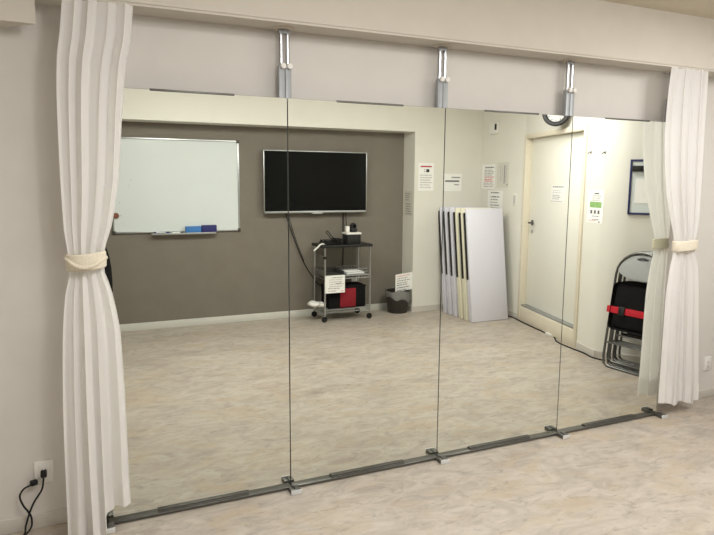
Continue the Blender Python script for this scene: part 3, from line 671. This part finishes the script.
# ------------------------------------------------------------------ folding tables stood on end against the pilaster wall
tdesc = ['lavender-white table top facing the room, frontmost of the leaning boards', 'cream edged table leaning right behind the frontmost lavender board', 'second cream edged table in the leaning boards, third from the front', 'lavender edged table between the cream ones and the rearmost two', 'lavender edged table second from the wall in the leaning boards', 'rearmost table of the leaning boards, dark frame showing at its edge']
feet = [2.911, 3.01, 3.128, 3.25, 3.365, 3.475]
tm = ['lav', 'creamboard', 'creamboard', 'lav', 'lav', 'lav']
for i, yv in enumerate(feet):
    LM = Matrix.Translation((4.044, -yv, 0)) @ Matrix.Rotation(math.radians(8.2), 4, 'X')
    t = thing('folding_table', tdesc[i], 'table', (4.30, -yv, 0), 0, 'folding tables stood on end')
    MB().box((0, -0.026, 0.004), (0.512, 0, 1.325), 0.003, mtx=LM).build('table_top', M[tm[i]], t)
    MB().box((0.004, -0.068, 0.01), (0.50, -0.026, 0.50), 0.003, mtx=LM).build('modesty_panel', M[tm[i]], t)
    f = MB(); f.box((0.005, -0.075, 0.50), (0.030, -0.026, 1.28), mtx=LM).box((0.48, -0.075, 0.50), (0.505, -0.026, 1.28), mtx=LM).box((0.005, -0.075, 1.25), (0.505, -0.026, 1.28), mtx=LM)
    f.build('underframe', M['black'], t)
    for xx in (0.07, 0.44):
        MB().tube([LM @ Vector(p) for p in ((xx, -0.05, 0.52), (xx, -0.05, 1.15))], 0.013, 10).build('leg', M['black'], t)

# ------------------------------------------------------------------ folded chairs
def chair_local(parent, m):
    W = 0.46; R_ = 0.011
    def P(p): return m @ Vector(p)
    # local: x across the chair, y = towards the viewer (front), z = up
    a = []
    for k in range(13):
        an = PI * k / 12; a.append((W / 2 - W / 2 * math.cos(an), 0, 0.83 + 0.205 * math.sin(an)))
    front = [(0, 0, 0.10)] + [(0, 0, z) for z in (0.4, 0.7)] + a + [(W, 0, z) for z in (0.7, 0.4, 0.10)]
    front = [(0.055, 0.0, R_), (0.014, 0.0, 0.03)] + front + [(W - 0.014, 0.0, 0.03), (W - 0.055, 0.0, R_)]
    MB().tube([P(p) for p in front], R_, 10, closed=True).build('front_frame', M['steel'], parent)
    rear = [(0.035, -0.028, 0.62), (0.035, -0.028, 0.13), (0.045, -0.026, 0.075), (0.08, -0.024, 0.055), (W - 0.08, -0.024, 0.055), (W - 0.045, -0.026, 0.075), (W - 0.035, -0.028, 0.13), (W - 0.035, -0.028, 0.62)]
    MB().tube([P(p) for p in rear], 0.010, 10).build('rear_frame', M['steel'], parent)
    MB().tube([P((0.09, -0.02, 0.30)), P((W - 0.09, -0.02, 0.30))], 0.008, 8).tube([P((0.0, 0.0, 0.22)), P((W, 0.0, 0.22))], 0.008, 8).build('cross_bar', M['steel'], parent)
    # back plate with an oval grip hole, rounded like the top of the frame
    bm = bmesh.new(); n = 40; out = []; hole = []
    for k in range(n):
        an = 2 * PI * k / n; c, s_ = math.cos(an), math.sin(an)
        ex = (abs(c) ** 2.4 + abs(s_) ** 2.4) ** (-1 / 2.4)
        out.append((W / 2 + (W / 2 - 0.012) * c * ex * (1.0 if s_ < 0 else 0.97), 0.900 + (0.112 if s_ > 0 else 0.105) * s_ * ex))
        hole.append((W / 2 + 0.058 * c, 0.978 + 0.016 * s_))
    def ok(p):
        x, z = p
        if z > 0.83:
            lim = math.sqrt(max(0, 1 - ((z - 0.83) / 0.205) ** 2)) * (W / 2 - 0.004)
            x = W / 2 + max(-lim, min(lim, x - W / 2))
        return x, z
    layers = []
    for d in (0.006, -0.002):
        layers.append(([bm.verts.new(P((ok(p)[0], d - 0.018 * (1 - ((ok(p)[0] - W / 2) / (W / 2)) ** 2), ok(p)[1]))) for p in out], [bm.verts.new(P((p[0], d - 0.018, p[1]))) for p in hole]))
    for o_, h_ in layers:
        for k in range(n): bm.faces.new((o_[k], o_[(k + 1) % n], h_[(k + 1) % n], h_[k]))
    for q_ in (0, 1):
        for k in range(n): bm.faces.new((layers[0][q_][k], layers[0][q_][(k + 1) % n], layers[1][q_][(k + 1) % n], layers[1][q_][k]))
    bmesh.ops.recalc_face_normals(bm, faces=bm.faces)
    mb = MB(); mb.bm.free(); mb.bm = bm; mb.build('backrest', M['seatback'], parent)
    # padded seat folded flat against the frame
    MB().box((0.022, -0.012, 0.345), (W - 0.022, 0.028, 0.765), 0.055, 4, mtx=m @ Matrix.Translation((0, 0.0, 0)) ).build('seat', M['blackfab'], parent)

cbase = Vector((4.137, -1.035, 0)); cu = Vector((0.13, 1, 0)).normalized(); cn = Vector((-cu.y, cu.x, 0))   # cn = front, towards the room
cdesc = ['folded steel chair with black seat at the front of the strapped stack', 'folded chair directly behind the front one in the strapped stack', 'third folded chair from the front of the strapped stack', 'rearmost folded chair of the strapped stack, against the wall']
for i in range(4):
    org = cbase - cn * (0.043 * i) + Vector((0, 0, 0.0))
    m = wall_mtx(org, cu, cn) @ Matrix.Rotation(math.radians(8.5 - 0.4 * i), 4, 'X') @ Matrix.Translation((0.012 * (i % 2), 0, 0))
    t = thing('folding_chair', cdesc[i], 'chair', org, 0, 'folded chairs in the strapped stack')
    chair_local(t, m)
m0 = wall_mtx(cbase, cu, cn) @ Matrix.Rotation(math.radians(8.5), 4, 'X')
bt = thing('strap', 'red strap with a black buckle around the folded chairs', 'strap', cbase + Vector((0.05, 0.2, 0.5)))
ring = [(-0.012, 0.032), (0.478, 0.032), (0.478, -0.165), (-0.012, -0.165)]
s = MB(); th = 0.003
for (a, b_) in zip(ring, ring[1:] + ring[:1]):
    lo = (min(a[0], b_[0]) - th, min(a[1], b_[1]) - th, 0.487); hi = (max(a[0], b_[0]) + th, max(a[1], b_[1]) + th, 0.545)
    s.box(lo, hi, 0.001, mtx=m0)
s.build('belt', M['redfab'], bt)
MB().box((0.105, 0.030, 0.478), (0.165, 0.046, 0.554), 0.006, mtx=m0).build('buckle', M['black'], bt)

# cable along the foot of the door wall
cable('long dark cable lying along the foot of the door wall', [(4.655, -3.15, 0.006), (4.66, -2.95, 0.006), (4.61, -2.75, 0.006), (4.53, -2.38, 0.006), (4.49, -2.16, 0.006), (4.45, -2.0, 0.006), (4.345, -1.84, 0.006), (4.30, -1.62, 0.006), (4.285, -1.42, 0.006), (4.245, -1.26, 0.006), (4.27, -1.13, 0.006)], 0.007)
tag(MB().box((4.455, -2.15, 0.0), (4.51, -2.04, 0.024), 0.006, mtx=None).build('cable_clip', M['white']), 'small white cable joint on the floor in front of the door', 'clip')

# ------------------------------------------------------------------ camera
cam = bpy.data.cameras.new('camera'); co = bpy.data.objects.new('camera', cam); C.objects.link(co); scene.camera = co
yaw, pit, roll, fpx = 0.4206698, -0.1361086, 0.0064501, 622.0413
F = Vector((math.sin(yaw) * math.cos(pit), math.cos(yaw) * math.cos(pit), math.sin(pit)))
R0 = Vector((math.cos(yaw), -math.sin(yaw), 0)); U0 = R0.cross(F)
c_, s_ = math.cos(roll), math.sin(roll); Rr = R0 * c_ + U0 * s_; Uu = U0 * c_ - R0 * s_
mw = Matrix.Identity(4)
for i in range(3): mw[i][0], mw[i][1], mw[i][2] = Rr[i], Uu[i], -F[i]
mw.translation = Vector((-0.05666, -2.98176, 1.60633)); co.matrix_world = mw
cam.sensor_fit = 'HORIZONTAL'; cam.sensor_width = 36; cam.lens = fpx * 36 / 714; cam.clip_start = 0.01

# ------------------------------------------------------------------ the person taking the picture, seen only as a dark edge beside the left curtain
pr = thing('person', 'person in a long black coat holding up a phone, mostly hidden behind the left curtain', 'person', (-0.06, -3.27, 0))
def skin_mesh(name, m, parent, verts, edges, radii, root, sub=2):
    inv = world(parent).inverted()
    me = bpy.data.meshes.new(name); me.from_pydata([inv @ Vector(v) for v in verts], edges, []); me.materials.append(m)
    o = bpy.data.objects.new(name, me); C.objects.link(o); o.parent = parent
    md = o.modifiers.new('skin', 'SKIN'); md.use_smooth_shade = True
    if not me.skin_vertices: me.skin_vertices.new()
    for i, r in enumerate(radii):
        me.skin_vertices[0].data[i].radius = (r, r) if not isinstance(r, tuple) else r
    me.skin_vertices[0].data[root].use_root = True
    s_ = o.modifiers.new('sub', 'SUBSURF'); s_.levels = sub; s_.render_levels = sub
    return o
CP = Vector((-0.05666, -2.98176, 1.60633))
pc = CP + Rr * 0.050 - Uu * 0.018 - F * 0.009          # middle of the phone, just behind its own lens
V_, E_, RD = [], [], []
def nv(p, r, prev=None):
    V_.append(tuple(p)); RD.append(r); i = len(V_) - 1
    if prev is not None: E_.append((prev, i))
    return i
bx_, by_ = -0.06, -3.29
pel = nv((bx_, by_, 0.93), (0.15, 0.11)); wst = nv((bx_, by_, 1.10), (0.13, 0.095), pel); cst = nv((bx_, by_ - 0.01, 1.30), (0.145, 0.10), wst)
nb = nv((bx_, by_ - 0.01, 1.43), 0.07, cst); nk = nv((bx_, by_ + 0.005, 1.49), 0.05, nb)
jaw = nv((bx_, by_ + 0.035, 1.545), (0.062, 0.075), nk); fac = nv((bx_, by_ + 0.025, 1.61), (0.074, 0.092), jaw); crn = nv((bx_, by_ + 0.01, 1.69), (0.07, 0.085), fac); nv((bx_, by_ + 0.005, 1.725), 0.035, crn)
for sd in (-1, 1):
    hp = nv((bx_ + sd * 0.09, by_, 0.87), 0.085, pel); kn = nv((bx_ + sd * 0.10, by_ + 0.015, 0.48), 0.055, hp); an = nv((bx_ + sd * 0.105, by_ - 0.005, 0.09), 0.038, kn); nv((bx_ + sd * 0.115, by_ + 0.13, 0.035), 0.032, an)
    sh = nv((bx_ + sd * 0.150, by_ - 0.005, 1.40), 0.045, cst); el = nv((bx_ + sd * 0.165, by_ + 0.045, 1.14), 0.030, sh)
    end = pc + Rr * (sd * 0.074) - F * 0.035 - Uu * 0.025
    mid = Vector((bx_ + sd * 0.165, by_ + 0.045, 1.14)).lerp(end, 0.55)
    fo = nv(mid, 0.030, el); wr = nv(end - Uu * 0.055 - F * 0.02, 0.025, fo); pa = nv(end - Uu * 0.005, (0.024, 0.03), wr)
    for j in range(4):            # four fingers along the back edge of the phone, kept behind the lens
        q0 = pc + Rr * (sd * (0.080 + 0.002 * j)) + Uu * (0.026 - 0.017 * j) - F * 0.022
        q1 = pc + Rr * (sd * 0.0815) + Uu * (0.030 - 0.018 * j) - F * 0.006
        q2_ = pc + Rr * (sd * (0.066 - 0.003 * (j % 2))) + Uu * (0.030 - 0.018 * j) - F * 0.0015
        f1 = nv(q0, 0.0085, pa); f2 = nv(q1, 0.0078, f1); nv(q2_, 0.0068, f2)
    t1 = nv(end + Uu * 0.004 - Rr * (sd * 0.012), 0.0105, pa); t2 = nv(pc + Rr * (sd * 0.058) - Uu * 0.004 - F * 0.020, 0.0095, t1); nv(pc + Rr * (sd * 0.042) + Uu * 0.006 - F * 0.017, 0.0075, t2)
bo = skin_mesh('body', M['skin'], pr, V_, E_, RD, pel)
bpy.context.view_layer.update()
_bm = bpy.data.meshes.new_from_object(bo.evaluated_get(bpy.context.evaluated_depsgraph_get()))
_pts = [world(pr) @ v.co for v in _bm.vertices]; bpy.data.meshes.remove(_bm)
def face_y(x, z):      # front of the face at (x, z)
    return max(p.y for p in sorted((p for p in _pts if p.y > by_ + 0.02 and p.y < by_ + 0.15), key=lambda p: (p.x - x) ** 2 + (p.z - z) ** 2)[:4])
def loft(rows, n=32):
    mb = MB(); rg = []
    for z, cx, cy, rx, ry in rows:
        rg.append([mb.bm.verts.new((cx + rx * math.cos(2 * PI * k / n), cy + ry * math.sin(2 * PI * k / n), z)) for k in range(n)])
    for A, B in zip(rg, rg[1:]):
        for k in range(n): mb.bm.faces.new((A[k], A[(k + 1) % n], B[(k + 1) % n], B[k]))
    return mb
ct = loft([(0.56, bx_, by_, 0.266, 0.172), (0.68, bx_, by_, 0.266, 0.170), (0.80, bx_, by_, 0.262, 0.164), (0.90, bx_, by_, 0.250, 0.158), (0.99, bx_, by_, 0.226, 0.148), (1.10, bx_, by_, 0.196, 0.135), (1.25, bx_, by_, 0.186, 0.132), (1.36, bx_, by_ - 0.005, 0.190, 0.118), (1.42, bx_, by_ - 0.01, 0.165, 0.095), (1.455, bx_, by_ - 0.008, 0.095, 0.080), (1.49, bx_, by_ - 0.004, 0.072, 0.072), (1.50, bx_, by_ - 0.002, 0.064, 0.066)])
for sd in (-1, 1):
    e0 = Vector((bx_ + sd * 0.150, by_ - 0.005, 1.395)); e1 = Vector((bx_ + sd * 0.158, by_ + 0.045, 1.14)); e2 = pc + Rr * (sd * 0.074) - F * 0.055 - Uu * 0.085
    ct.tube([e0, e0.lerp(e1, 0.5), e1, e1.lerp(e2, 0.4), e2], [0.068, 0.060, 0.052, 0.048, 0.042], 14, smooth=5, caps=False)
    ct.ball(e0 + Vector((-sd * 0.012, 0, -0.004)), 0.073, (1.0, 0.98, 1.0), 20)
ct.build('coat', M['blackfab'], pr)
tr = MB()
for sd in (-1, 1): tr.tube([(bx_ + sd * 0.09, by_, 0.92), (bx_ + sd * 0.098, by_ + 0.008, 0.65), (bx_ + sd * 0.102, by_ + 0.015, 0.47), (bx_ + sd * 0.105, by_, 0.07)], [0.105, 0.088, 0.072, 0.062], 16, smooth=4)
tr.build('trousers', M['blackfab'], pr)
for sd in (-1, 1):
    b_ = MB(); b_.box((bx_ + sd * 0.112 - 0.047, by_ - 0.075, 0.0), (bx_ + sd * 0.112 + 0.047, by_ + 0.19, 0.022), 0.008); b_.ball((bx_ + sd * 0.112, by_ + 0.06, 0.035), 0.05, (0.92, 2.3, 0.95), 18)
    for v in b_.bm.verts: v.co.z = max(v.co.z, 0.0)
    b_.build('shoe', M['black'], pr)
hm = MB(); hm.ball((bx_, by_ - 0.008, 1.655), 0.1, (0.90, 1.06, 0.98), 28)
for v in hm.bm.verts:
    if v.co.y > by_ + 0.035 and v.co.z < 1.675: v.co.y = by_ + 0.035
    if v.co.z < 1.60: v.co.z = 1.60 - (1.60 - v.co.z) * 1.6
hm.build('hair', M['hair'], pr)
for sd in (-1, 1):
    fy = face_y(bx_ + sd * 0.031, 1.625)
    e = MB().ball((bx_ + sd * 0.031, fy - 0.005, 1.625), 0.0125, (1.15, 0.75, 0.62), 16).build('eye', M['eye'], pr)
    MB().ball((bx_ + sd * 0.031, fy + 0.0035, 1.625), 0.0055, (1, 0.4, 1), 12).build('iris', M['iris'], e)
    MB().tube([(bx_ + sd * 0.015, fy + 0.002, 1.645), (bx_ + sd * 0.032, fy + 0.001, 1.650), (bx_ + sd * 0.048, fy - 0.010, 1.644)], 0.0035, 8, smooth=3).build('eyebrow', M['hair'], pr)
    ex_ = max((p.x - bx_) * sd for p in _pts if abs(p.z - 1.605) < 0.02 and p.y < by_ + 0.05)
    MB().ball((bx_ + sd * (ex_ + 0.003), by_ + 0.012, 1.605), 0.028, (0.32, 0.7, 1.15), 14).build('ear', M['skin'], pr)
fn = face_y(bx_, 1.60)
MB().tube([(bx_, fn - 0.006, 1.634), (bx_, fn + 0.006, 1.606), (bx_, fn + 0.014, 1.590), (bx_, fn - 0.002, 1.580)], [0.007, 0.010, 0.013, 0.008], 12, smooth=4).build('nose', M['skin'], pr)
MB().ball((bx_, face_y(bx_, 1.555) - 0.002, 1.555), 0.022, (1.05, 0.35, 0.30), 16).build('mouth', M['lip'], pr)
ph = thing('phone', 'black phone held up in landscape by the person in the black coat', 'phone', pc)
PM = Matrix.Identity(4)
for i in range(3): PM[i][0], PM[i][1], PM[i][2], PM[i][3] = Rr[i], Uu[i], -F[i], pc[i]
MB().box((-0.069, -0.0335, -0.0035), (0.069, 0.0335, 0.0035), 0.003, mtx=PM).build('case', M['black'], ph)
MB().box((-0.060, -0.031, 0.0034), (0.060, 0.031, 0.0040), mtx=PM).build('screen', M['screen'], ph)

# ------------------------------------------------------------------ light
def area(name, loc, sx, sy, power, col, rot=(0, 0, 0)):
    l = bpy.data.lights.new(name, 'AREA'); l.shape = 'RECTANGLE'; l.size = sx; l.size_y = sy; l.energy = power; l.color = col
    o = bpy.data.objects.new(name, l); C.objects.link(o); o.location = loc; o.rotation_euler = rot; return o
warm = (1.0, 0.985, 0.965)
area('ceiling_lamp', (1.0, -1.9, 2.64), 1.5, 0.6, 42, warm)
area('ceiling_lamp', (3.5, -1.6, 2.64), 0.7, 1.2, 38, warm)
def fill_point(loc, power):  # added fill points lifting the upper walls, standing in for sideways fixture spill
    l = bpy.data.lights.new('upper_wall_fill', 'POINT'); l.energy = power; l.color = warm; l.shadow_soft_size = 0.14
    o = bpy.data.objects.new('upper_wall_fill', l); C.objects.link(o); o.location = loc
fill_point((0.8, -2.2, 2.47), 30); fill_point((2.3, -2.2, 2.47), 14); fill_point((3.1, -2.0, 2.47), 18)
wd = bpy.data.worlds.new('room_ambient'); scene.world = wd; wd.use_nodes = True
wd.node_tree.nodes['Background'].inputs[0].default_value = (1, 0.97, 0.93, 1); wd.node_tree.nodes['Background'].inputs[1].default_value = 0.3
scene.view_settings.view_transform = 'Standard'; scene.view_settings.look = 'None'; scene.view_settings.exposure = 0.1
scene.cycles.max_bounces = 10; scene.cycles.diffuse_bounces = 6; scene.cycles.glossy_bounces = 6
